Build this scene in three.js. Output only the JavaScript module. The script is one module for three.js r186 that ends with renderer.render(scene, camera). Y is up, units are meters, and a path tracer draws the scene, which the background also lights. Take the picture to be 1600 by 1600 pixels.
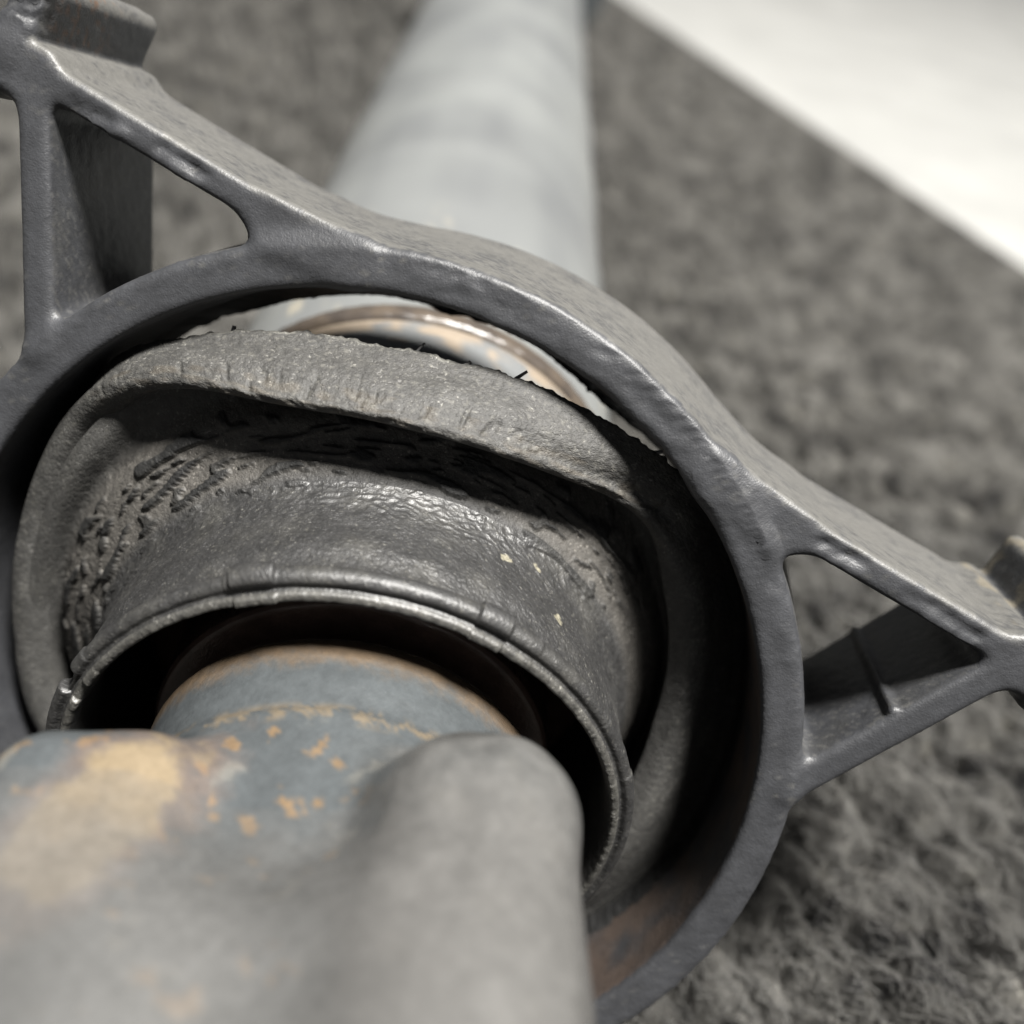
import * as THREE from 'three';
import { RectAreaLightUniformsLib } from 'three/addons/lights/RectAreaLightUniformsLib.js';
import { ImprovedNoise } from 'three/addons/math/ImprovedNoise.js';
import { RoundedBoxGeometry } from 'three/addons/geometries/RoundedBoxGeometry.js';
import { mergeGeometries } from 'three/addons/utils/BufferGeometryUtils.js';

// ------------------------------------------------------------------ camera, light, exposure
const M = 0.001;                                             // everything is measured in millimetres
const scene = new THREE.Scene();
const camera = new THREE.PerspectiveCamera(49.98, 1, 0.01, 20);
camera.up.set(-0.25163, 0.80126, -0.54283);
camera.position.set(14.91 * M, 158 * M, 97.19 * M);
camera.lookAt(14.91 * M, (158 - 560.88) * M, (97.19 - 827.9) * M);
camera.focus = 0.126;
camera.userData.fStop = 11.5;                                // a phone lens: an aperture of about 3.6 mm

scene.background = new THREE.Color(0.115, 0.119, 0.127);      // dim room all around
RectAreaLightUniformsLib.init();
// the lamp out of the picture: [position, width, length, radiance]
const LAMPS = [[new THREE.Vector3(0.20, 0.96, 0.20).multiplyScalar(3.2).add(new THREE.Vector3(0, 0.05, 0)), 0.6, 0.6, 540]];
for (const [p, w, l, e] of LAMPS) { const a = new THREE.RectAreaLight(0xfffcf7, e, w, l); a.position.copy(p); a.up.set(0, 0, -1); a.lookAt(0, 0.05, 0); scene.add(a); }
const renderer = new THREE.WebGLRenderer({ antialias: true });
renderer.toneMapping = THREE.LinearToneMapping;
renderer.toneMappingExposure = 1.2;
renderer.shadowMap.enabled = true;
renderer.setSize(1024, 1024);

// ------------------------------------------------------------------ helpers
let seed = 12345;
const rnd = () => { seed = (seed * 1664525 + 1013904223) >>> 0; return seed / 4294967296; };
const IN = new ImprovedNoise();
const nz = (x, y, z) => IN.noise(x + 311.7, y + 157.3, z + 93.1);
const fbm = (x, y, z, o = 3) => { let s = 0, a = 1, t = 0; for (let i = 0; i < o; i++) { s += a * nz(x, y, z); t += a; a *= 0.5; x *= 2.03; y *= 2.07; z *= 2.01; } return s / t; };
const clamp = (x, a = 0, b = 1) => Math.min(b, Math.max(a, x));
const sst = (a, b, x) => { const t = clamp((x - a) / (b - a)); return t * t * (3 - 2 * t); };
const lerp = (a, b, t) => a + (b - a) * t;
const smin = (a, b, k) => { const h = Math.max(k - Math.abs(a - b), 0) / k; return Math.min(a, b) - h * h * k * 0.25; };
const smax = (a, b, k) => -smin(-a, -b, k);
const seg2 = (x, y, ax, ay, bx, by) => { const dx = bx - ax, dy = by - ay, t = clamp(((x - ax) * dx + (y - ay) * dy) / (dx * dx + dy * dy)); return Math.hypot(x - ax - t * dx, y - ay - t * dy); };
const box2 = (x, y, cx, cy, hx, hy, r) => { const qx = Math.abs(x - cx) - hx + r, qy = Math.abs(y - cy) - hy + r; return Math.hypot(Math.max(qx, 0), Math.max(qy, 0)) + Math.min(Math.max(qx, qy), 0) - r; };
const box3 = (x, y, z, cx, cy, cz, hx, hy, hz, r) => { const qx = Math.abs(x - cx) - hx + r, qy = Math.abs(y - cy) - hy + r, qz = Math.abs(z - cz) - hz + r; return Math.hypot(Math.max(qx, 0), Math.max(qy, 0), Math.max(qz, 0)) + Math.min(Math.max(qx, qy, qz), 0) - r; };
const mixc = (a, b, t) => [lerp(a[0], b[0], t), lerp(a[1], b[1], t), lerp(a[2], b[2], t)];
function tag(o, label, category, kind) { o.userData = {}; if (label) o.userData.label = label; if (category) o.userData.category = category; if (kind) o.userData.kind = kind; return o; }
function part(name, geo, mat, parent) { const m = new THREE.Mesh(geo, mat); m.name = name; m.castShadow = m.receiveShadow = true; parent.add(m); return m; }

// tileable grain textures
function tile(n, fn, srgb) {
  const d = new Uint8Array(n * n * 4);
  for (let j = 0; j < n; j++) for (let i = 0; i < n; i++) { const c = fn(i, j); for (let k = 0; k < 3; k++) d[(j * n + i) * 4 + k] = clamp(c[k] ?? c[0]) * 255; d[(j * n + i) * 4 + 3] = 255; }
  const t = new THREE.DataTexture(d, n, n); t.wrapS = t.wrapT = THREE.RepeatWrapping; t.magFilter = THREE.LinearFilter; t.minFilter = THREE.LinearMipmapLinearFilter; t.generateMipmaps = true;
  if (srgb) t.colorSpace = THREE.SRGBColorSpace; t.needsUpdate = true; return t;
}
function lattice(n, cells, cells2 = cells) {                 // tileable value noise
  const v = new Float32Array(cells * cells2); for (let i = 0; i < v.length; i++) v[i] = rnd();
  return (i, j) => { const x = i / n * cells, y = j / n * cells2, x0 = Math.floor(x), y0 = Math.floor(y), fx = x - x0, fy = y - y0, sx = fx * fx * (3 - 2 * fx), sy = fy * fy * (3 - 2 * fy);
    const g = (a, b) => v[((b + cells2) % cells2) * cells + (a + cells) % cells];
    return lerp(lerp(g(x0, y0), g(x0 + 1, y0), sx), lerp(g(x0, y0 + 1), g(x0 + 1, y0 + 1), sx), sy); };
}
const N = 1024;
const g1 = lattice(N, 300), g2 = lattice(N, 150), g3 = lattice(N, 60), g4 = lattice(N, 500), g5 = lattice(N, 22);
const grainBump = tile(N, (i, j) => { const a = g1(i, j), b = g2(i, j), c = g3(i, j); return [0.25 * a + 0.4 * b + 0.35 * c]; });
const speckMap = tile(N, (i, j) => { const a = g1(i, j), d = g4(i, j), c = g3(i, j), e = g5(i, j); const b = g2(i, j); let v = 0.62 + 0.1 * (c - 0.5) + 0.12 * (a - 0.5) + 0.08 * (e - .5); if (d > 0.9 && c > .35) v += 0.25; v += 0.34 * sst(0.80, 0.9, b) * sst(.35, .6, e); if (a < 0.1) v -= 0.16; return [v, v, v * 0.985]; }, true);
const fineMap = tile(N, (i, j) => { const v = 0.72 + 0.05 * (g1(i, j) - .5) + 0.05 * (g3(i, j) - .5) + .05 * (g5(i, j) - .5); return [v, v, v]; }, true);
const fib = lattice(N, 260, 90), fib2 = lattice(N, 90, 260), fib3 = lattice(N, 200);
const fibreBump = tile(N, (i, j) => [0.35 * fib(i, j) + 0.35 * fib2((i + j) % N, j) + 0.3 * fib3(i, j)]);
const TILE = 26;                                              // mm covered by one tile

// surface nets over a signed distance field (mm); returns an indexed geometry without uv
function nets(sdf, lo, hi, h) {
  const n = [0, 1, 2].map((k) => Math.ceil((hi[k] - lo[k]) / h) + 1), [nx, ny, nzc] = n, B = 5;
  const val = new Float32Array(nx * ny * nzc), id = (i, j, k) => (k * ny + j) * nx + i;
  for (let k0 = 0; k0 < nzc; k0 += B) for (let j0 = 0; j0 < ny; j0 += B) for (let i0 = 0; i0 < nx; i0 += B) {
    const c = sdf(lo[0] + (i0 + (B - 1) / 2) * h, lo[1] + (j0 + (B - 1) / 2) * h, lo[2] + (k0 + (B - 1) / 2) * h), far = Math.abs(c) > h * B * 1.35;
    for (let k = k0; k < Math.min(k0 + B, nzc); k++) for (let j = j0; j < Math.min(j0 + B, ny); j++) for (let i = i0; i < Math.min(i0 + B, nx); i++)
      val[id(i, j, k)] = far ? c : sdf(lo[0] + i * h, lo[1] + j * h, lo[2] + k * h);
  }
  const cell = new Int32Array(nx * ny * nzc).fill(-1), pos = [], idx = [];
  for (let k = 0; k < nzc - 1; k++) for (let j = 0; j < ny - 1; j++) for (let i = 0; i < nx - 1; i++) {
    let m = 0, sx = 0, sy = 0, sz = 0, c = 0; const v = [];
    for (let q = 0; q < 8; q++) { const t = val[id(i + (q & 1), j + ((q >> 1) & 1), k + (q >> 2))]; v.push(t); if (t < 0) m |= 1 << q; }
    if (m === 0 || m === 255) continue;
    for (let q = 0; q < 8; q++) for (const b of [1, 2, 4]) { if (q & b) continue; const r = q | b; if ((v[q] < 0) === (v[r] < 0)) continue;
      const t = v[q] / (v[q] - v[r]); sx += (q & 1) + (b === 1 ? t : 0); sy += ((q >> 1) & 1) + (b === 2 ? t : 0); sz += (q >> 2) + (b === 4 ? t : 0); c++; }
    cell[id(i, j, k)] = pos.length / 3; pos.push(lo[0] + (i + sx / c) * h, lo[1] + (j + sy / c) * h, lo[2] + (k + sz / c) * h);
  }
  const quad = (a, b, c, d, flip) => { if (a < 0 || b < 0 || c < 0 || d < 0) return; flip ? idx.push(a, c, b, a, d, c) : idx.push(a, b, c, a, c, d); };
  for (let k = 1; k < nzc - 1; k++) for (let j = 1; j < ny - 1; j++) for (let i = 1; i < nx - 1; i++) {
    const s = val[id(i, j, k)] < 0;
    if (s !== val[id(i + 1, j, k)] < 0) quad(cell[id(i, j - 1, k - 1)], cell[id(i, j, k - 1)], cell[id(i, j, k)], cell[id(i, j - 1, k)], !s);
    if (s !== val[id(i, j + 1, k)] < 0) quad(cell[id(i - 1, j, k - 1)], cell[id(i - 1, j, k)], cell[id(i, j, k)], cell[id(i, j, k - 1)], !s);
    if (s !== val[id(i, j, k + 1)] < 0) quad(cell[id(i - 1, j - 1, k)], cell[id(i, j - 1, k)], cell[id(i, j, k)], cell[id(i - 1, j, k)], !s);
  }
  const P = new Float32Array(pos), e = 0.02;
  for (let p = 0; p < P.length; p += 3) for (let r = 0; r < 2; r++) {
    const x = P[p], y = P[p + 1], z = P[p + 2], d = sdf(x, y, z); let gx = sdf(x + e, y, z) - d, gy = sdf(x, y + e, z) - d, gz = sdf(x, y, z + e) - d; const l = Math.hypot(gx, gy, gz) || 1;
    const m = clamp(d, -h * .6, h * .6) / l; P[p] -= gx * m; P[p + 1] -= gy * m; P[p + 2] -= gz * m;
  }
  const g = new THREE.BufferGeometry(); g.setAttribute('position', new THREE.BufferAttribute(P, 3)); g.setIndex(idx); g.computeVertexNormals(); return g;
}
function displace(g, fn) {
  const p = g.attributes.position, n = g.attributes.normal;
  for (let i = 0; i < p.count; i++) { const x = p.getX(i), y = p.getY(i), z = p.getZ(i), d = fn(x, y, z, n.getX(i), n.getY(i), n.getZ(i)); p.setXYZ(i, x + n.getX(i) * d, y + n.getY(i) * d, z + n.getZ(i) * d); }
  g.computeVertexNormals(); return g;
}
// cuts one meshed field into its parts: which(x, y, z) gives the part number; box-mapped uv, colours from colour(x, y, z, normal)
function split(g, which, colour, count) {
  const p = g.attributes.position.array, nn = g.attributes.normal.array, ix = g.index.array, out = Array.from({ length: count }, () => ({ p: [], n: [], u: [], c: [] }));
  const cc = new Float32Array(p.length); for (let i = 0; i < p.length; i += 3) { const c = colour(p[i], p[i + 1], p[i + 2], nn[i], nn[i + 1], nn[i + 2]); cc[i] = c[0]; cc[i + 1] = c[1]; cc[i + 2] = c[2]; }
  for (let t = 0; t < ix.length; t += 3) {
    const a = ix[t] * 3, b = ix[t + 1] * 3, c = ix[t + 2] * 3, mx = (p[a] + p[b] + p[c]) / 3, my = (p[a + 1] + p[b + 1] + p[c + 1]) / 3, mz = (p[a + 2] + p[b + 2] + p[c + 2]) / 3, o = out[which(mx, my, mz)];
    const ax = Math.abs(nn[a] + nn[b] + nn[c]), ay = Math.abs(nn[a + 1] + nn[b + 1] + nn[c + 1]), az = Math.abs(nn[a + 2] + nn[b + 2] + nn[c + 2]);
    for (const v of [a, b, c]) { o.p.push(p[v] * M, p[v + 1] * M, p[v + 2] * M); o.n.push(nn[v], nn[v + 1], nn[v + 2]); o.c.push(cc[v], cc[v + 1], cc[v + 2]);
      if (az >= ax && az >= ay) o.u.push(p[v] / TILE, p[v + 1] / TILE); else if (ay >= ax) o.u.push(p[v] / TILE, p[v + 2] / TILE); else o.u.push(p[v + 1] / TILE, p[v + 2] / TILE); }
  }
  return out.map((o) => { const r = new THREE.BufferGeometry(); r.setAttribute('position', new THREE.Float32BufferAttribute(o.p, 3)); r.setAttribute('normal', new THREE.Float32BufferAttribute(o.n, 3)); r.setAttribute('uv', new THREE.Float32BufferAttribute(o.u, 2)); r.setAttribute('color', new THREE.Float32BufferAttribute(o.c, 3)); return r; });
}
// grid of points f(i, j) in mm, i running around (closed), j along; displaced by d(i, j, point) along its normals
function sheetGrid(nu, nv, f, disp, closed = true) {
  const w = closed ? nu : nu + 1, P = new Float32Array(w * (nv + 1) * 3), ix = [];
  for (let j = 0; j <= nv; j++) for (let i = 0; i < w; i++) P.set(f(i / nu, j / nv), (j * w + i) * 3);
  for (let j = 0; j < nv; j++) for (let i = 0; i < nu; i++) { const a = j * w + i, b = j * w + (i + 1) % w, c = a + w, d = b + w; ix.push(a, b, d, a, d, c); }
  const g = new THREE.BufferGeometry(); g.setAttribute('position', new THREE.BufferAttribute(P, 3)); g.setIndex(ix); g.computeVertexNormals();
  if (disp) { const n = g.attributes.normal.array; for (let j = 0; j <= nv; j++) for (let i = 0; i < w; i++) { const q = (j * w + i) * 3, d = disp(i / nu, j / nv, P[q], P[q + 1], P[q + 2]); P[q] += n[q] * d; P[q + 1] += n[q + 1] * d; P[q + 2] += n[q + 2] * d; } g.computeVertexNormals(); }
  g.userData = { w, nu, nv }; return g;
}
// rows j0..j1 of such a grid as a finished geometry in metres
function rows(g, j0, j1, uS, vS, colour) {
  const { w, nu, nv } = g.userData, p = g.attributes.position.array, n = g.attributes.normal.array, o = { p: [], n: [], u: [], c: [] }, ix = [], W = nu + 1;
  for (let j = j0; j <= j1; j++) for (let i = 0; i <= nu; i++) { const q = (j * w + i % w) * 3; o.p.push(p[q] * M, p[q + 1] * M, p[q + 2] * M); o.n.push(n[q], n[q + 1], n[q + 2]); o.u.push(i / nu * uS, g.userData.len ? g.userData.len[j] : j / nv * vS); o.c.push(...colour(i / nu, j / nv, p[q], p[q + 1], p[q + 2])); }
  for (let j = 0; j < j1 - j0; j++) for (let i = 0; i < nu; i++) { const a = j * W + i; ix.push(a, a + 1, a + W + 1, a, a + W + 1, a + W); }
  const r = new THREE.BufferGeometry(); r.setAttribute('position', new THREE.Float32BufferAttribute(o.p, 3)); r.setAttribute('normal', new THREE.Float32BufferAttribute(o.n, 3)); r.setAttribute('uv', new THREE.Float32BufferAttribute(o.u, 2)); r.setAttribute('color', new THREE.Float32BufferAttribute(o.c, 3)); r.setIndex(ix); return r;
}
function frame(o, pos, x, y, z) { const m = new THREE.Matrix4().makeBasis(new THREE.Vector3(...x), new THREE.Vector3(...y), new THREE.Vector3(...z)); o.quaternion.setFromRotationMatrix(m).normalize(); o.position.set(pos[0] * M, pos[1] * M, pos[2] * M); }

// ------------------------------------------------------------------ materials (colour in the vertices, grain in the maps)
const mat = (o) => new THREE.MeshPhysicalMaterial({ vertexColors: true, side: THREE.DoubleSide, ...o });
const castMat = mat({ roughness: 0.52, map: fineMap, bumpMap: grainBump, bumpScale: 0.000045, specularIntensity: 0.8 });
const rubberMat = mat({ roughness: 0.5, map: speckMap, bumpMap: grainBump, bumpScale: 0.00007, specularIntensity: 1 });
const foldMat = mat({ roughness: 0.68, map: speckMap, bumpMap: grainBump, bumpScale: 0.00012, specularIntensity: 0.7 });
const steelMat = mat({ roughness: 0.27, map: fineMap, bumpMap: grainBump, bumpScale: 0.00004 });
const tubeMat = mat({ roughness: 0.36 });
const carpetMat = mat({ roughness: 1, bumpMap: fibreBump, bumpScale: 0.0006, specularIntensity: 0.2, sheen: 0.3, sheenRoughness: 0.6, sheenColor: new THREE.Color(0.2, 0.19, 0.17) });

// ------------------------------------------------------------------ floor and carpet
const floorMap = tile(512, (i, j) => { const v = 0.965 + 0.07 * (g5(2 * i, 2 * j) - .5) + .03 * (g3(2 * i, 2 * j) - .5); return [v, v, v * .995]; }, true); floorMap.repeat.set(9, 9);
const floorGeo = new THREE.PlaneGeometry(8, 8); floorGeo.rotateX(-Math.PI / 2);
const floor = part('floor', floorGeo, new THREE.MeshPhysicalMaterial({ color: new THREE.Color(0.215, 0.215, 0.209), map: floorMap, roughness: 0.4, bumpMap: grainBump, bumpScale: 0.0001 }), scene);
floor.position.y = -0.011; tag(floor, 'bright white smooth floor beyond the straight carpet edge', 'floor', 'structure');
{
  const steps = (fine, n, far) => { const a = [0]; let x = 0, s = fine; while (x < far) { s = x < n ? fine : s * 1.022; x += s; a.push(x); } return a; };
  const axis = (c, lo, hi, fine, n) => { const a = steps(fine, n, hi - c), b = steps(fine, n, c - lo); return [...b.slice(1).reverse().map((t) => Math.max(lo, c - t)), ...a.map((t) => Math.min(hi, c + t))]; };
  const S = axis(885, -250, 1700, 0.65, 62), W = axis(345, 0, 1000, 0.65, 95);   // s along the edge, w away from it
  const CA = 0.73, CB = 0.68, ns = S.length, nw = W.length, P = new Float32Array(ns * nw * 3), C = new Float32Array(ns * nw * 3), U = new Float32Array(ns * nw * 2), ix = [];
  for (let j = 0; j < nw; j++) for (let i = 0; i < ns; i++) {
    const s = S[i], w = W[j] + (j === 0 ? 0.5 * nz(s * 0.3, 3, 1) : 0), x = -0.2 + 0.4446 * s - 0.8957 * w, z = -949 + 0.8957 * s + 0.4446 * w, q = j * ns + i;
    const wx = x + 2.0 * nz(x * .12, z * .12, 4), wz = z + 2.0 * nz(x * .12, z * .12, 9);
    const a = wx * CA + wz * CB, b = -wx * CB + wz * CA;                                  // along and across the ribs of the felt
    const rid = nz(a * 0.075, b * 0.24, 1), rid2 = 1 - 2.2 * Math.abs(nz(a * 0.11 + 20, b * 0.36, 7));
    let hgt = 10 * rid + 4.2 * (rid2 - .6) + 1.0 * nz(x * .75, z * .75, 3) + 0.5 * nz(x * 1.6, z * 1.6, 3) + 1.2 * nz(x * 0.05, z * 0.06, 5); hgt = hgt < -5.5 ? -5.5 + (hgt + 5.5) * .3 : hgt > 2.5 ? 2.5 + (hgt - 2.5) * .4 : hgt;
    const rise = 20 * sst(42, 95, x - .15 * z) * sst(-330, -120, z);
    const edge = sst(0, 30, w); hgt = hgt * (.04 + .96 * edge) - 1.2 * (1 - sst(0, 5, w));
    P.set([x * M, (-0.8 + hgt + rise) * M, z * M], q * 3); U.set([s / 22, w / 22], q * 2);
    const m = fbm(x * 0.05, z * 0.05, 2, 3), m2 = nz(x * 0.3, z * 0.3, 8), k = 1 + 2.3 * m + 0.7 * m2 + 1.0 * fbm(x * .11 + 7, z * .11, 12, 2) + .35 * nz(x * 1.3, z * 1.3, 1);
    let c = mixc([0.036 * k, 0.035 * k, 0.0325 * k].map((v) => Math.max(v, .012)), [0.11, 0.105, 0.09], sst(0.22, 0.55, fbm(x * 0.09 + 40, z * 0.09, 6, 3)) * 0.6);
    C.set(c, q * 3);
  }
  for (let j = 0; j < nw - 1; j++) for (let i = 0; i < ns - 1; i++) { const a = j * ns + i; ix.push(a, a + 1, a + ns + 1, a, a + ns + 1, a + ns); }
  const g = new THREE.BufferGeometry(); g.setAttribute('position', new THREE.BufferAttribute(P, 3)); g.setAttribute('color', new THREE.BufferAttribute(C, 3)); g.setAttribute('uv', new THREE.BufferAttribute(U, 2)); g.setIndex(ix); g.computeVertexNormals();
  const n = g.attributes.normal; if (n.getY(0) < 0) { g.setIndex(ix.map((_, k) => ix[k - k % 3 + [0, 2, 1][k % 3]])); g.computeVertexNormals(); }
  const carpet = part('carpet', g, carpetMat, scene);
  // loose felt fibres lying over the lumps, thickest where the carpet is near
  const fg = new THREE.TubeGeometry(new THREE.CatmullRomCurve3([[-3.2, -.5, -.3], [-1.2, .25, .2], [1, .3, -.25], [3.2, -.5, .4]].map((v) => new THREE.Vector3(...v).multiplyScalar(M))), 6, 0.11 * M, 3, false);
  const NF = 60000, fm = new THREE.InstancedMesh(fg, new THREE.MeshStandardMaterial({ roughness: 1 }), NF), mt = new THREE.Matrix4(), qt = new THREE.Quaternion(), e = new THREE.Euler(), cl = new THREE.Color(), sc = new THREE.Vector3(), ps = new THREE.Vector3();
  const find = (A, v) => { let a = 0, b = A.length - 1; while (b - a > 1) { const m = (a + b) >> 1; if (A[m] <= v) a = m; else b = m; } return a; };
  for (let i = 0; i < NF; i++) {
    const far = i > 48000, x = far ? -320 + rnd() * 640 : 20 + rnd() * 170, z = far ? 20 - rnd() * 620 : 40 - rnd() * 190;
    const s = (x + .2) * .4446 + (z + 949) * .8957, w = -(x + .2) * .8957 + (z + 949) * .4446, si = find(S, s), wi = find(W, w), y = w < 8 ? -12 : P[(wi * ns + si) * 3 + 1] / M;
    const big = (far ? 1.3 : 1) * (.28 + .4 * rnd()); e.set((rnd() - .5) * .4, -0.75 + (rnd() + rnd() + rnd() - 1.5) * 1.2 , (rnd() - .5) * .4); qt.setFromEuler(e);
    mt.compose(ps.set(x * M, (y - .1 + .3 * rnd()) * M, z * M), qt, sc.set(big, big, big)); fm.setMatrixAt(i, mt);
    const v = 0.024 + 0.05 * Math.pow(rnd(), 2); cl.setRGB(v, v * .98, v * .92); fm.setColorAt(i, cl);
  }
  fm.name = 'carpet_fibres'; fm.userData.kind = 'stuff'; fm.castShadow = fm.receiveShadow = true; carpet.add(fm);
  tag(carpet, 'dark grey felted carpet under the shaft, ending in a straight edge', 'carpet', 'structure');
}

// ------------------------------------------------------------------ support bearing: bracket and torn rubber, in the frame of its ring (z towards the viewer)
const bearing = new THREE.Group(); bearing.name = 'support_bearing'; scene.add(bearing);
frame(bearing, [0, 56.49, 0], [0.96093, -0.24542, 0.12796], [0.27198, 0.92301, -0.27216], [-0.05132, 0.29633, 0.95371]);
tag(bearing, 'dark ring-shaped support bearing with two triangular ears and torn black rubber, around the shaft', 'bearing');

const DEPTH = 28;
const extr = (d2, z, z0, z1, r) => { const a = d2 + r, b = Math.abs(z - (z0 + z1) / 2) - (z1 - z0) / 2 + r; return Math.min(Math.max(a, b), 0) + Math.hypot(Math.max(a, 0), Math.max(b, 0)) - r; };
const ringD = (x, y, z) => { const r = Math.hypot(x, y), out = 57 + 1.7 * clamp(-z / DEPTH), inn = 51.9 - 0.5 * clamp(-z / DEPTH); return extr(Math.abs(r - (out + inn) / 2) - (out - inn) / 2, z, -DEPTH, 0, 1.1); };
const earD = (X, y, z) => {                                    // X = |x|
  let d = seg2(X, y, 24, 49.3, 64, 49.5) - 1.75;
  d = smin(d, seg2(X, y, 63.9, 47.5, 52.4, 22) - 1.95, 2.2);
  d = smin(d, seg2(X, y, 34, 48, 24, 50) - 1.9, 4);
  d = smin(d, box2(X, y, 66.5, 49.2, 3.6, 3.1, 1.5), 2.5);
  return extr(d, z, -DEPTH, -0.5, 0.9);
};
const tabD = (X, y, z) => box3(X, y, z, 68.3, 53.5, -DEPTH / 2 - .3, 2.4, 5.6, DEPTH / 2, 1.5);
const padD = (X, y, z) => box3(X, y, z, 72.5, 48, -DEPTH / 2 - 1, 4.6, 3.6, DEPTH / 2, 1.6);
const lump = (x, y, z) => { // melted gouges in the front face of the top bars
  if (z < -5 || y < 44 || y > 54) return 0; let d = 0; const f = sst(-4, -0.5, z);
  for (const [x0, y0, x1, y1, r, k] of [[-59, 48.7, -55.4, 48.9, .8, -1], [-55.6, 48.3, -52.5, 48.6, .8, .8], [-48.2, 49.6, -43, 49.3, .55, -1.1], [-48, 48.4, -43, 48.2, .6, .7], [38, 49.4, 43, 49.6, .6, -1], [38.5, 48.4, 43.5, 48.5, .55, .7], [49.5, 49.4, 52.5, 49.5, .5, -.8], [53, 49.5, 58.5, 49.2, .65, -1.1], [52.5, 48.4, 58, 48.2, .5, .7]]) { const q = seg2(x, y, x0, y0, x1, y1) + 0.55 * nz(x * .8, y * 1.1, z + k) + .3 * nz(x * 2, y * 2, z); d += k * 0.6 * (1 - sst(-.3, r * 2, q)) * (.75 + .6 * nz(x * .5, 3, k)); }
  return d * f;
};
const bracket = nets((x, y, z) => { const X = Math.abs(x); let d = smin(ringD(x, y, z), earD(X, y, z), 2.4); if (X > 40) { d = smin(d, tabD(X, y, z), 0.7); d = smin(d, padD(X, y, z), 3); }
  if (x > 45) d = smin(d, extr(Math.hypot(x - 56.5, y - 36.4) - .55, z, -27, -0.8, .2), .5); return d; },
  [-79, -61, -30], [79, 61, 2], 0.55);
displace(bracket, (x, y, z, nx, ny, nzv) => {
  const a = Math.atan2(y, x), r = Math.hypot(x, y); let d = 0.07 * fbm(x * 0.25, y * 0.25, z * 0.25, 2) + 0.016 * nz(x * 1.3, y * 1.3, z * 1.3);
  if (nzv > 0.5) d += lump(x, y, z); else if (nzv < .2 && z < -3 && r > 58) d += (r < 56 || Math.abs(x) > 45 ? .07 : .02) * nz(x * .8, y * .8, z * .8);
  if (nzv > 0.3 && r < 58.5 && a > 0.55 && a < 2.1) { const w = sst(0.55, 0.9, a) * (1 - sst(1.8, 2.1, a)); d += w * (0.34 * fbm(a * 12, r * 0.5, 2, 3) - 0.22 * (1 - sst(0, .22, Math.abs(r - 55.6 + .35 * nz(a * 6, 1, 1))))); }
  if (nzv > 0.2 && r > 55 && r < 57.8 && !(a > 0.9 && a < 2.2)) d += 0.2 * Math.max(0, nz(a * 46, r * 1.1, 5)) ;          // rough outer rim
  if (r > 62 && x < -62 && y > 54 && z > -3) d -= 1.2 * Math.max(0, nz(x * .9, y * .9, 2)) + .25;             // broken front of the left tab
  return d;
});
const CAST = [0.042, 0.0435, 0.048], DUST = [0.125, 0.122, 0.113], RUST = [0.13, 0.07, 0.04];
const castColour = (x, y, z) => {
  const r = Math.hypot(x, y), X = Math.abs(x), g1 = nz(x * 2.2, y * 2.2, z * 2.2), f1 = fbm(x * 0.13 + 9, y * 0.13, z * 0.13, 3), k = 1 + 0.4 * fbm(x * 0.2, y * 0.2, z * 0.2, 3) + .15 * g1; let c = CAST.map((v) => v * k);
  // road dust lying on the outer skin of the casting, thin on the walls of the openings, in grains on the machined front
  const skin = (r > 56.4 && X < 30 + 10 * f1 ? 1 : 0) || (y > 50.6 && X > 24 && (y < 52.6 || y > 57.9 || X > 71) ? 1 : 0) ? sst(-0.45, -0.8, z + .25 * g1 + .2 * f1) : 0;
  const wall = z < -1.0 ? 0.05 + .5 * f1 + .4 * sst(.1, .5, g1) : 0;
  const grains = 0.5 * sst(0.3, 0.55, nz(x * 1.2, y * 1.2, z * 1.2) + .4 * g1) * sst(0.0, 0.4, fbm(x * 0.1, y * 0.1 + 5, z * .1, 2) + (r > 55.5 && r < 58 ? .08 : 0));
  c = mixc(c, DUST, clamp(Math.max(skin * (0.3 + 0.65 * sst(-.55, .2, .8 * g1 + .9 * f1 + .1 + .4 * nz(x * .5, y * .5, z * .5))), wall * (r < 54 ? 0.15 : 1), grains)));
  if (r < 53 && z < -1 && x > -10) c = mixc(c, [0.1, 0.072, 0.056], .8 * sst(-.3, .3, fbm(x * .12, y * .12, z * .12 + 7, 3)));
  if (x < -60 && y > 51) c = mixc(c, RUST, 0.8 * sst(0.12, 0.4, nz(x * 1.2, y * 1.2, z * 1.2)) * sst(-19, -12, z) * sst(-2, -5, z) * sst(52.6, 53.4, y));
  if (x > 60 && y > 52) c = mixc(c, [0.2, 0.175, 0.13], 0.7 * sst(0.02, 0.3, nz(x * .5, y * .5, z * .22 + 2)) );
  return c;
};
{
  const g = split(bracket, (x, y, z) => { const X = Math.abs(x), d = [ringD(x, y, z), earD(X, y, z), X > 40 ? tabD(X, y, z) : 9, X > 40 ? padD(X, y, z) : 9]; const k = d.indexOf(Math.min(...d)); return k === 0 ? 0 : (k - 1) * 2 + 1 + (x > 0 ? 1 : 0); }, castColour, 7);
  const names = ['bracket_ring', 'ear_frame', 'ear_frame', 'locating_tab', 'locating_tab', 'mounting_pad', 'mounting_pad'];
  names.forEach((n, i) => { const m = part(n, g[i], castMat, bearing); if (i === 3) m.userData.label = 'left tab with chipped broken front end and rust specks'; if (i === 4) m.userData.label = 'right tab with tan dirt on its side'; });
}

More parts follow.
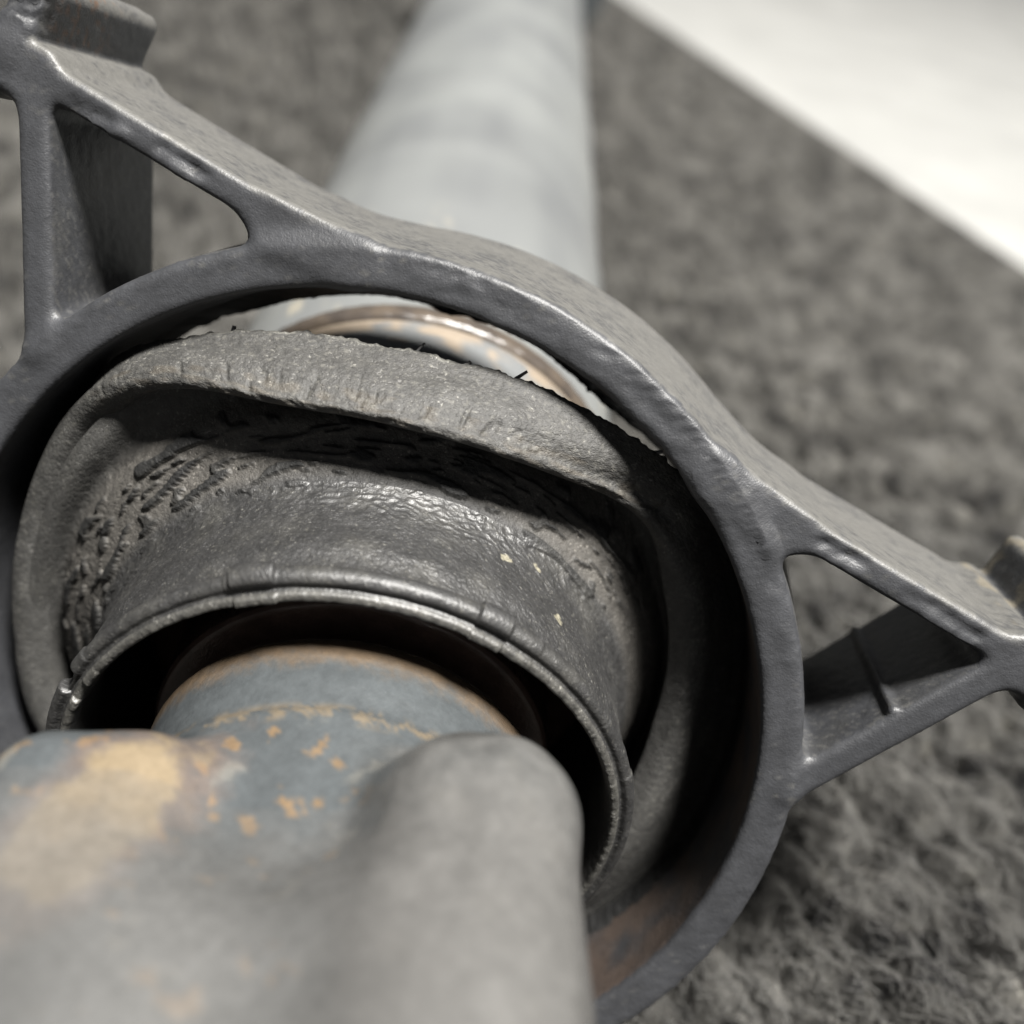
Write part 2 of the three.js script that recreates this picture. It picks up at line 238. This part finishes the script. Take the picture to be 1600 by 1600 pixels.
// rubber boot: loops around the sleeve (frame of the shaft) run out into loops in the frame of the ring
const SO = [6.288, -6.784, 7.934], SX = [0.87032, 0.4848, -0.08669], SY = [-0.43441, 0.83862, 0.32864], SZ = [0.23203, -0.24836, 0.94047];
const onShaft = (r, th, t) => { const a = r * Math.cos(th), b = r * Math.sin(th); return [0, 1, 2].map((k) => SO[k] + a * SX[k] + b * SY[k] - t * SZ[k]); };
const D2R = Math.PI / 180, OFF = 29 * D2R;
const table = (tb) => (phi) => { let a = phi / D2R; a = ((a % 360) + 360) % 360; const n = tb.length; for (let i = 0; i < n; i++) { const [a0, r0] = tb[i], nx = tb[(i + 1) % n], a1 = nx[0] + (i + 1 === n ? 360 : 0); let aa = a; if (i + 1 === n && a < a0) aa += 360; if (aa >= a0 && aa <= a1) { const p = tb[(i - 1 + n) % n][1], q = tb[(i + 2) % n][1], t = (aa - a0) / (a1 - a0), m0 = (nx[1] - p) / 2, m1 = (q - r0) / 2, t2 = t * t, t3 = t2 * t; return (2 * t3 - 3 * t2 + 1) * r0 + (t3 - 2 * t2 + t) * m0 + (-2 * t3 + 3 * t2) * nx[1] + (t3 - t2) * m1; } } return tb[0][1]; };
const crestR = table([[0, 42.6], [22, 43.1], [34, 44.4], [49, 45.8], [60, 46.3], [68, 44.9], [77, 42.9], [87, 41.3], [102, 40.1], [118, 40.3], [128, 41.7], [138, 44.4], [151, 47.4], [163, 48.2], [176, 47.5], [192, 46.7], [203, 46.4], [222, 47.2], [260, 45], [300, 42.6], [330, 42.2]]);
const crestZ = table([[0, -11], [33, -10], [50, -8], [60, -6.2], [67, -4.6], [77, -.3], [87, 3], [102, 5.4], [118, 6], [128, 5.7], [138, 4.3], [151, .6], [163, -3.5], [180, -6], [206, -8], [260, -14], [330, -12]]);
const tornR = table([[0, 51.5], [30, 51.5], [58, 51.5], [72, 50.2], [80, 48.7], [89, 47.5], [96, 46.3], [104, 45.5], [112, 45.4], [119, 45.9], [128, 47], [135, 47.9], [140, 48.6], [150, 50.6], [158, 51.4], [170, 51.5], [210, 51.5], [260, 51.5], [310, 51.5]]);
const tornZ = table([[0, -20], [30, -20], [52, -15], [62, -9], [72, -5.6], [80, -4.4], [89, -4], [104, -4], [128, -4], [140, -4.3], [150, -6.5], [158, -11], [166, -17], [190, -20], [270, -21]]);
const polar = (r, phi, z) => [r * Math.cos(phi), r * Math.sin(phi), z];
const seg = (d, a, w) => { let q = Math.abs(((d - a) % 360 + 540) % 360 - 180); return 1 - sst(w * 0.5 - 0.5, w * 0.5, q); };
const torn = (phi) => { const d = ((phi / D2R) % 360 + 360) % 360; return sst(52, 66, d) * (1 - sst(150, 162, d)); };
function controls(phi) {
  const th = phi - OFF, d = th / D2R, L = [];
  const notch = seg(d, 100, 8.5) * 1.2 + seg(d, 57, 7) * 1 - seg(d, 146, 6) * 1.8 - seg(d, 18, 16) * 0.3 + seg(d, 36, 22) * -.25 + seg(d, 122, 34) * -0.35;
  const chip = 0.12 * nz(phi * 40, 1, 2), nd = notch;
  const s = (r, t) => L.push(onShaft(r, th, t));
  const left = sst(70, 130, d) * (1 - sst(190, 240, d));
  s(31.5, 32); s(31.6, 14); s(31.9, 3); s(32.2, 0.5 + chip); s(32.7, -0.35 + chip - 0.3 * nd); s(33.3, -0.2 - 0.3 * nd); s(33.7, 0.55); s(34.5 + nd * .4, 0.35 - 0.3 * nd); s(35.15 + nd * .6, 0.8); s(35.2 + nd * .6, 2.3); s(34.5 + nd * .1, 2.75);
  s(34.3, 7.5); s(34, 12); s(34.1, 15.5); s(34.9, 18.6); s(36.2 + left * .5, 20.8); s(37.8 + 1.1 * left, 22.6); s(39.2 + 1.8 * left, 23.8);
  const rc = crestR(phi), rt = tornR(phi), e = L[L.length - 1], re = Math.hypot(e[0], e[1]), tn = torn(phi), nib = 0.9 * fbm(phi * 26, 3, 4, 3) * tn + .5 * Math.max(0, nz(phi * 70, 2, 8)) * tn;
  const f = (r, z) => L.push(polar(r, phi, z));
  const bz = e[2], cz = crestZ(phi), tz = tornZ(phi), top = tn * 1;
  const dg = ((phi / D2R) % 360 + 360) % 360, tw = sst(48, 70, dg) * (1 - sst(136, 166, dg));
  const g = (rA, zA, rB, zB) => f(lerp(rA, rB, tw), lerp(zA, zB, tw));     // attached shape, torn shape
  g(lerp(re, rc, 0.3), bz - 2.2, lerp(re, rt - 3.2, 0.5), bz - 2.6); g(lerp(re, rc, 0.58), lerp(bz, cz, 0.22), rt - 3.3, lerp(bz, tz, 0.35) - .8); g(lerp(re, rc, 0.78), lerp(bz, cz, 0.66), lerp(rc - 1.3, rt - 3.3, 0.45), lerp(tz, cz, 0.5) - 1);
  g(rc - 3.4, cz - 1.9, rc - 1.25, cz - 1.9); g(rc - 2.2, cz - .8, rc - 1.35, cz - 0.35); g(rc - .6, cz - .1, rc - 0.5, cz + 0.1); g(rc + 1.1, cz - .6, rc + 0.4, cz - 0.7);
  f(lerp(rc, rt, 0.32) + .75, lerp(cz, tz, .32)); f(lerp(rc, rt, 0.66) + .6, lerp(cz, tz, .66)); f(rt + 0.1 + nib * .4, tz - nib); f(rt - 0.4 + nib * .3, tz - 0.6 - nib); f(rt - 1.4, tz - 0.9 - nib * .5); f(rt - 1.9, tz - .4);
  return L;
}
{
  const NU = 1500, cache = new Map(), NC = controls(0).length - 1, qs = [];
  for (let i = 0; i < NC; i++) { const n = i < 3 ? 4 : i < 10 ? 5 : i < 14 ? 34 : i < 18 ? 12 : i < 22 ? 8 : i < 24 ? 6 : i < 27 ? 20 : 5; for (let k = 0; k < n; k++) qs.push(i + k / n); }
  qs.push(NC); const NV = qs.length - 1, qAt = (v) => qs[Math.round(v * NV)];
  const f = (u, v) => {
    const key = Math.round(u * NU); let L = cache.get(key); if (!L) { L = controls(u * 2 * Math.PI); cache.set(key, L); }
    const q = Math.min(qAt(v), NC - 1e-6), i = Math.floor(q), t = q - i, a = L[Math.max(i - 1, 0)], b = L[i], c = L[i + 1], e = L[Math.min(i + 2, NC)];
    const h = (k) => { // centripetal-ish: tangents limited by the shorter neighbour
      const l0 = Math.hypot(b[0] - a[0], b[1] - a[1], b[2] - a[2]) || 1e-3, l1 = Math.hypot(c[0] - b[0], c[1] - b[1], c[2] - b[2]) || 1e-3, l2 = Math.hypot(e[0] - c[0], e[1] - c[1], e[2] - c[2]) || 1e-3;
      const m1 = l1 * ((b[k] - a[k]) / l0 * l1 + (c[k] - b[k]) / l1 * l0) / (l0 + l1), m2 = l1 * ((c[k] - b[k]) / l1 * l2 + (e[k] - c[k]) / l2 * l1) / (l1 + l2), t2 = t * t, t3 = t2 * t;
      return (2 * t3 - 3 * t2 + 1) * b[k] + (t3 - 2 * t2 + t) * m1 + (-2 * t3 + 3 * t2) * c[k] + (t3 - t2) * m2; };
    return [h(0), h(1), h(2)];
  };
  const pit = (u, q) => {                                     // open cracks in the band behind the sleeve, 0..1
    const phi = u * 2 * Math.PI, d = ((phi - OFF) / D2R % 360 + 360) % 360, al = phi * 37, sp = (q - 14) * 1.7;
    const w = sst(13.4, 14.4, q) * (1 - sst(17.2, 18.0, q)) * sst(15, 30, d) * (1 - sst(172, 195, d)), hi = 1 - sst(118, 140, d), a = nz(al * 0.17 + sp * .1, sp * 0.85, 11), b = nz(al * 0.34 + sp * .2, sp * 1.5, 17), wob = .5 * nz(al * .1, 3, 3);
    return w * Math.max(sst(0.23, 0.31, a), 0.8 * sst(0.31, 0.4, b), hi * 0.9 * (1 - sst(.02, .14, Math.abs(q - 16.9 - wob))) * sst(-.1, .1, nz(al * .2, 6, 1)), hi * .8 * (1 - sst(.02, .12, Math.abs(q - 15.4 + wob))) * sst(.0, .15, nz(al * .25, 9, 1)));
  };
  const disp = (u, v, x, y, z) => {
    const q = qAt(v), phi = u * 2 * Math.PI, al = phi * 35, th = ((phi - OFF) / D2R % 360 + 360) % 360; let d = 0;
    if (q > 10 && q < 14.6) { const w = sst(11.2, 13, q) * (1 - sst(14, 14.6, q)); d += 0.05 * nz(x * 1.6, y * 1.6, z * 1.6) + w * 0.2 * (Math.abs(nz(al * 0.75, (q - 10) * 3.4, 3)) - .2) + 0.10 * fbm(x * .4, y * .4, z * .4, 2); d -= (1 - w) * 0.06 * nz(x * 3, y * 3, z * 3); }
    if (q > 3.5 && q < 10) d += 0.05 * nz(x * .7, y * .7, z * .7) + 0.03 * nz(x * 2.5, y * 2.5, z * 2.5);
    d -= 0.5 * pit(u, q);
    if (q >= 15 && q < 18.5) d += 0.1 * fbm(x * 1.2, y * 1.2, z * 1.2, 2);
    if (q > 21) { const dg = (phi / D2R % 360 + 360) % 360, tw = sst(48, 70, dg) * (1 - sst(136, 166, dg)), w = sst(21, 23, q), dr = (1 - sst(24.3, 25.6, q)) * sst(22.2, 23.5, q);
      d += w * (0.05 * nz(x * 2, y * 2, z * 2) + 0.16 * Math.max(0, nz(x * 1.7, y * 1.7, z * 1.7) - .15) + 0.25 * fbm(x * .2, y * .2, z * .2, 2)) * lerp(.35, 1, tw) + tw * dr * (1.1 * Math.max(0, nz(al * 1.1, q * .5, 6) - 0.3) + .05 * nz(al * 1.6, q * 2, 2)); if (q > 22 && q < 24) d += tw * 0.25 * nz(al * .6, q * 1.3, 2); }
    return d;
  };
  const grid = sheetGrid(NU, NV, f, disp);
  const col = (u, v, x, y, z) => {
    const q = qAt(v), phi = u * 2 * Math.PI, al = phi * 35; let c = [0.038, 0.0375, 0.0385].map((k) => k * (1 + 0.5 * fbm(x * .3, y * .3, z * .3, 3)));
    const g = nz(x * 2.9, y * 2.9, z * 2.9); let dust = 0.4 * sst(0.36, 0.6, g) + 0.18 * sst(-.1, .5, fbm(x * .18, y * .18, z * .18 + 4, 3));
    if (q > 14) c = mixc(c, [0.082, 0.08, 0.077], .75 * sst(14, 15, q));
    if (q > 3.5 && q < 5.6) dust = .35 + .25 * nz(x * 1.5, y * 1.5, z * 1.5);
    if (q > 14 && q < 18.3) { c = mixc(c, [0.115, 0.106, 0.097], 0.8 * sst(14, 15, q) * (1 - sst(17.4, 18.3, q))); c = mixc(c, [0.016, 0.016, 0.016], pit(u, q)); dust *= 0.4; }
    if (q > 21.5) { const w = sst(22, 23.5, q);  dust = dust * 0.5 + w * 0.45 * sst(0.22, 0.5, nz(x * 1.9, y * 1.9, z * 1.9)); if (q < 24.5 && torn(phi) > 0) c = mixc(c, [0.12, 0.1, 0.075], 0.4 * torn(phi) * sst(-.1, .4, nz(al * .5, q * 1.5, 9))); }
    if (q > 26.6 && q < 28.6) c = mixc(c, [0.22, 0.215, 0.2], .7 * torn(phi) * sst(-.05, .2, nz(al * .35, q * 1.2, 5) + .3 * g));
    c = mixc(c, [0.2, 0.193, 0.175], dust);
    // flakes of pale dried dirt on the sleeve
    for (const [a, t, r] of [[58 - 3, 12.6, .55], [36, 9.8, .75], [41, 11.5, .5], [47, 13.1, .45]]) { const dd = Math.hypot(((phi - OFF) / D2R - a) * 0.6, (q - t) * 4.5) + .5 * nz(x * 1.5, y * 1.5, z * 1.5); if (dd < r * 1.6) c = mixc(c, [0.33, 0.305, 0.235], 1 - sst(r, r * 1.6, dd)); }
    return c;
  };
  const len = [0]; { const w = NU, p = grid.attributes.position.array; for (let j = 1; j <= NV; j++) { let d = 0; for (const i of [300, 700, 1100]) { const a = (j * w + i) * 3, b = a - w * 3; d += Math.hypot(p[a] - p[b], p[a + 1] - p[b + 1], p[a + 2] - p[b + 2]) / 3; } len.push(len[j - 1] + d); } }
  grid.userData.len = len.map((l) => l / TILE);
  const s = 2 * Math.PI * 38 / TILE, vS = 1, cut = qs.indexOf(14);
  part('rubber_sleeve', rows(grid, 0, cut, s, vS, col), rubberMat, bearing);
  const fold = part('rubber_fold', rows(grid, cut, NV, s, vS, col), foldMat, bearing); fold.userData.label = 'torn rubber fold, sagging away from the top of the ring, cracked in its groove';
  // ragged strip of rubber left on the inside of the ring
  const jagR = table([[0, 50.4], [40, 50.4], [58, 49], [68, 47.9], [75, 46.9], [84, 47.1], [99, 47.9], [105, 48], [113, 48.4], [120, 48.8], [126, 48.9], [133, 49.2], [139, 49.4], [146, 50.4], [160, 50.6], [200, 50.4], [280, 50.4]]);
  const rem = sheetGrid(1400, 24, (u, v) => { const phi = u * 2 * Math.PI, jag = jagR(phi) + 0.5 + 0.35 * fbm(phi * 7, 1, 6, 2) - 1.6 * Math.pow(Math.max(0, fbm(phi * 11, 2, 4, 3)), 1.3) - .8 * sst(.25, .5, nz(phi * 31, 5, 4)) * Math.max(0, nz(phi * 5, 8, 8) + .1); const prof = [[51.95, -12], [lerp(51.4, jag, .35), -19], [lerp(51.4, jag, .8), -23], [jag, -24.2], [jag + 0.2, -24.9], [jag + 1.2, -25.4], [51.95, -27]]; const q = Math.min(v * 6, 5.999), i = Math.floor(q), t = q - i; return polar(lerp(prof[i][0], prof[i + 1][0], t), phi, lerp(prof[i][1], prof[i + 1][1], t)); }, (u, v, x, y, z) => 0.1 * nz(x, y, z));
  const remnant = part('rubber_remnant', rows(rem, 0, 24, s, 0.7, (u, v, x, y, z) => [0.03, 0.03, 0.031].map((k) => k * (1 + .5 * nz(x, y, z)))), rubberMat, bearing); remnant.userData.label = 'ragged black strip of rubber still stuck inside the ring';
  // small rubber nibs standing on the torn edge
  for (const [a, h, r] of [[106.5, 1.9, .2], [91.5, 1.7, .24], [134, 1, .35], [99, .7, .3], [70, 1, .3]]) { const g = new THREE.CylinderGeometry(r * .7 * M, r * M, h * M, 8, 1); const m = part('rubber_nib', g, new THREE.MeshPhysicalMaterial({ color: new THREE.Color(.04, .04, .04), roughness: .6 }), bearing); const p = polar(tornR(a * D2R) + h * .3, a * D2R, tornZ(a * D2R) - .2); m.position.set(p[0] * M, p[1] * M, p[2] * M); m.rotation.set(-.15, 0, a * D2R - Math.PI / 2 - .5); }
}

// ------------------------------------------------------------------ drive shaft, in its own frame (z towards the viewer, origin at the lip of the sleeve)
const shaft = new THREE.Group(); shaft.name = 'drive_shaft'; scene.add(shaft);
frame(shaft, [3.79, 51.04, 10.22], [0.97262, 0.20819, -0.10326], [-0.20621, 0.97806, 0.0296], [0.10715, -0.00749, 0.99421]);
tag(shaft, 'grey painted drive shaft with rusty yoke, running through the bearing onto the carpet behind', 'drive shaft');
const STEEL = [0.078, 0.086, 0.09], ORANGE = [0.2, 0.135, 0.075], TAN = [0.25, 0.195, 0.125];
function lathe(prof, nu, sub, disp) { const n = prof.length - 1; return sheetGrid(nu, n * sub, (u, v) => { const q = Math.min(v * n, n - 1e-6), i = Math.floor(q), t = q - i, a = u * 2 * Math.PI; const r = lerp(prof[i][0], prof[i + 1][0], t); return [r * Math.cos(a), r * Math.sin(a), lerp(prof[i][1], prof[i + 1][1], t)]; }, disp); }
const whole = (g, uS, vS, c) => rows(g, 0, g.userData.nv, uS, vS, c);
{
  // long tube behind the bearing with its domed end and weld
  const rings = (z) => 0.25 * (1 - sst(1, 7, Math.abs(z + 150))) + 0.35 * (1 - sst(1, 8, Math.abs(z + 205))) + 0.5 * (1 - sst(2, 9, Math.abs(z + 262)));
  const prof = []; for (let i = 0; i <= 140; i++) prof.push([0, -66 - i * 4.1]);
  const tube = lathe(prof.map(([, z]) => [35.4 + rings(z), z]), 160, 1, (u, v, x, y, z) => 0.12 * nz(x * .05, y * .05, z * .03));
  part('tube', whole(tube, 9, 20, (u, v, x, y, z) => { const k = 1 + .16 * fbm(x * .04, y * .04, z * .03, 3); const st = .6 * fbm(x * .08, y * .08, z * .012, 2) + 0.9 * fbm(x * .03, y * .03, z * .03, 2); let c = [0.106 * k * (1 + .3 * st) * .9, 0.11 * k * (1 + .3 * st) * .9, 0.109 * k * (1 + .27 * st) * .9]; return mixc(c, [0.5, 0.42, 0.27], 0.5 * sst(.3, .5, fbm(x * .12, y * .12, z * .12, 2)) * sst(-120, -70, z)); }), tubeMat, shaft);
  const domeMat = mat({ roughness: 0.62, bumpMap: grainBump, bumpScale: 0.00012 });
  const dome = lathe([[17, -34], [18, -42], [24, -46.5], [30, -50.5], [33.5, -56], [34.7, -61], [34.8, -63]], 160, 6);
  part('tube_end', whole(dome, 9, 1.5, (u, v, x, y, z) => { const k = 1 + .2 * fbm(x * .1, y * .1, z * .1, 3); return mixc([0.062 * k, 0.065 * k, 0.066 * k], [0.13, 0.1, 0.068], .8 * sst(.1, .3, fbm(x * .22, y * .22, z * .22, 3) + (z < -59.5 ? .3 : z < -57 ? .08 : -.1))); }), domeMat, shaft);
  const bead = lathe([[34.4, -62.2], [35.5, -62.8], [35.9, -64], [35.9, -65.2], [35.3, -67]], 220, 3, (u, v, x, y, z) => 0.1 * Math.sin(u * 2 * Math.PI * 70 + 2 * nz(u * 30, 1, 1)) * Math.sin(v * Math.PI));
  part('weld_bead', whole(bead, 9, .3, (u, v, x, y, z) => mixc([0.1, 0.08, 0.062], [0.06, 0.05, 0.043], sst(-.2, .4, nz(x * .3, y * .3, z)))), steelMat, shaft);
  const fl = lathe([[37.3, -640], [57, -641], [58, -643], [58, -650], [57, -652], [0, -652]], 96, 1);
  part('rear_flange', whole(fl, 9, 1, () => STEEL), steelMat, shaft);
  // inner race cover seen inside the sleeve
  const cup = lathe([[15, 12 - 20.5], [22, -8.6], [24.4, -8.9], [24.9, -9.6], [24.9, -26], [31, -27], [31.4, -31]], 160, 4);
  part('dust_shield', whole(cup, 6, 1, (u, v, x, y, z) => [0.13, 0.085, 0.068].map((k) => k * (1 + .4 * nz(x * .4, y * .4, z * .4)))), steelMat, shaft);
  // neck and yoke out of one field
  const cyl = (x, y, z, r, z0, z1, rr) => extr(Math.hypot(x, y) - r, z, z0, z1, rr);
  const neckD = (x, y, z) => cyl(x, y, z, 24 - .35 * sst(2, 6, z), -5.2, 9, 2.4);
  const baseD = (x, y, z) => cyl(x, y, z, 24.15, 6.6, 74, 1.0);
  const armD = (x, y, z) => x > 0 ? box3(x + .055 * (z - 17), y, z, 18.4, 0, 42.5, 9.8, 31.4, 30.5, 8.5) : box3(x, y, z, -18.4, 0, 43, 10.4, 28.9, 31, 6.5);
  const blockD = (X, y, z) => box3(X, y, z, 0, 0, 52, 25.8, 26.5, 22, 8);
  const yoke = nets((x, y, z) => { const X = Math.abs(x); let d = smin(neckD(x, y, z), baseD(x, y, z), .6); d = smin(d, armD(x, y, z), 6.5); return smin(d, blockD(X, y, z), 10); }, [-31, -34, -7], [31, 34, 78], 0.46);
  displace(yoke, (x, y, z) => z < 6 ? .05 * nz(x * .8, y * .8, z * .8) : 0.4 * fbm(x * .1, y * .1, z * .1, 2) + .02 * nz(x * 1.2, y * 1.2, z * 1.2));
  const yc = (x, y, z) => {
    const k = 1 + .18 * fbm(x * .16, y * .16, z * .16, 3); let c = STEEL.map((v) => v * k);
    const r = Math.hypot(x, y), gr = nz(x * 2, y * 2, z * 2), md = fbm(x * .35, y * .35, z * .35, 3);
    c = mixc(c, [0.15, 0.105, 0.065], clamp(sst(1.5, -2.5, z + 2.2 * md + .8 * gr)) * .85);                      // rust at the back edge of the neck
    c = mixc(c, [0.2, 0.155, 0.1], 0.7 * (1 - sst(.4, 2.0, Math.abs(z - 7.4))) * sst(.0, .3, md + .35 * gr));        // rust along the step
    if (z > 8) c = mixc(c, ORANGE, .85 * (1 - sst(3, 11, x)) * sst(.24, .34, fbm(x * .33 + 3, y * .33, z * .33, 3) + .1 * gr) );
    if (z > 8) c = mixc(c, [0.2, 0.195, 0.175], .6 * sst(.2, .36, fbm(x * .16 + 13, y * .16, z * .16, 3) + .07 * gr));
    if (x < -3) { const q = Math.hypot((x + 14.5) / 6.6, (z - 23.5 + (x + 13) * .9) / 9.5) + .6 * fbm(x * .25, y * .25, z * .25, 3) + .12 * gr; c = mixc(c, TAN, .9 * (1 - sst(.75, 1.1, q))); c = mixc(c, [0.19, 0.135, 0.105], .6 * (1 - sst(.8, 1.6, q)) * sst(.75, 1.1, q)); }
    c = mixc(c, [0.12 * (1 + .7 * md), 0.117 * (1 + .7 * md), 0.111 * (1 + .7 * md)], .8 * sst(4, 13, x + 3 * md) * sst(9, 12, z));
    if (z > 20) c = mixc(c, [0.118, 0.115, 0.11].map((v) => v * (1 + .35 * fbm(x * .07, y * .07, z * .07, 2))), .75 * sst(14, 30, z + 4 * md));
    return c;
  };
  const g = split(yoke, (x, y, z) => { const X = Math.abs(x); if (z < 7.1) return 0; return armD(x, y, z) < Math.min(baseD(x, y, z), blockD(X, y, z)) ? (x < 0 ? 2 : 3) : 1; }, yc, 4);
  ['neck', 'yoke', 'yoke_arm', 'yoke_arm'].forEach((n, i) => { const m = part(n, g[i], steelMat, shaft); if (i === 2) m.userData.label = 'left yoke arm with tan and rust patches'; });
}

// ------------------------------------------------------------------ the lamps, outside the picture
LAMPS.forEach(([p, w, l], i) => {
  const lamp = new THREE.Group(); lamp.name = 'ceiling_lamp'; scene.add(lamp); lamp.position.copy(p); lamp.up.set(0, 0, -1); lamp.lookAt(0, 0.05, 0);
  tag(lamp, 'square lamp hanging overhead above the bearing, outside the picture', 'lamp');
  const hb = part('lamp_housing', new RoundedBoxGeometry(w + 0.03, l + 0.03, 0.04, 3, 0.008), new THREE.MeshStandardMaterial({ color: 0x222222, roughness: 0.6 }), lamp); hb.position.z = -0.028;
  const df = part('diffuser', new THREE.PlaneGeometry(w, l), new THREE.MeshStandardMaterial({ color: 0xffffff, emissive: 0xfffcf7, emissiveIntensity: 6 }), lamp); df.position.z = -0.004;
});
renderer.render(scene, camera);
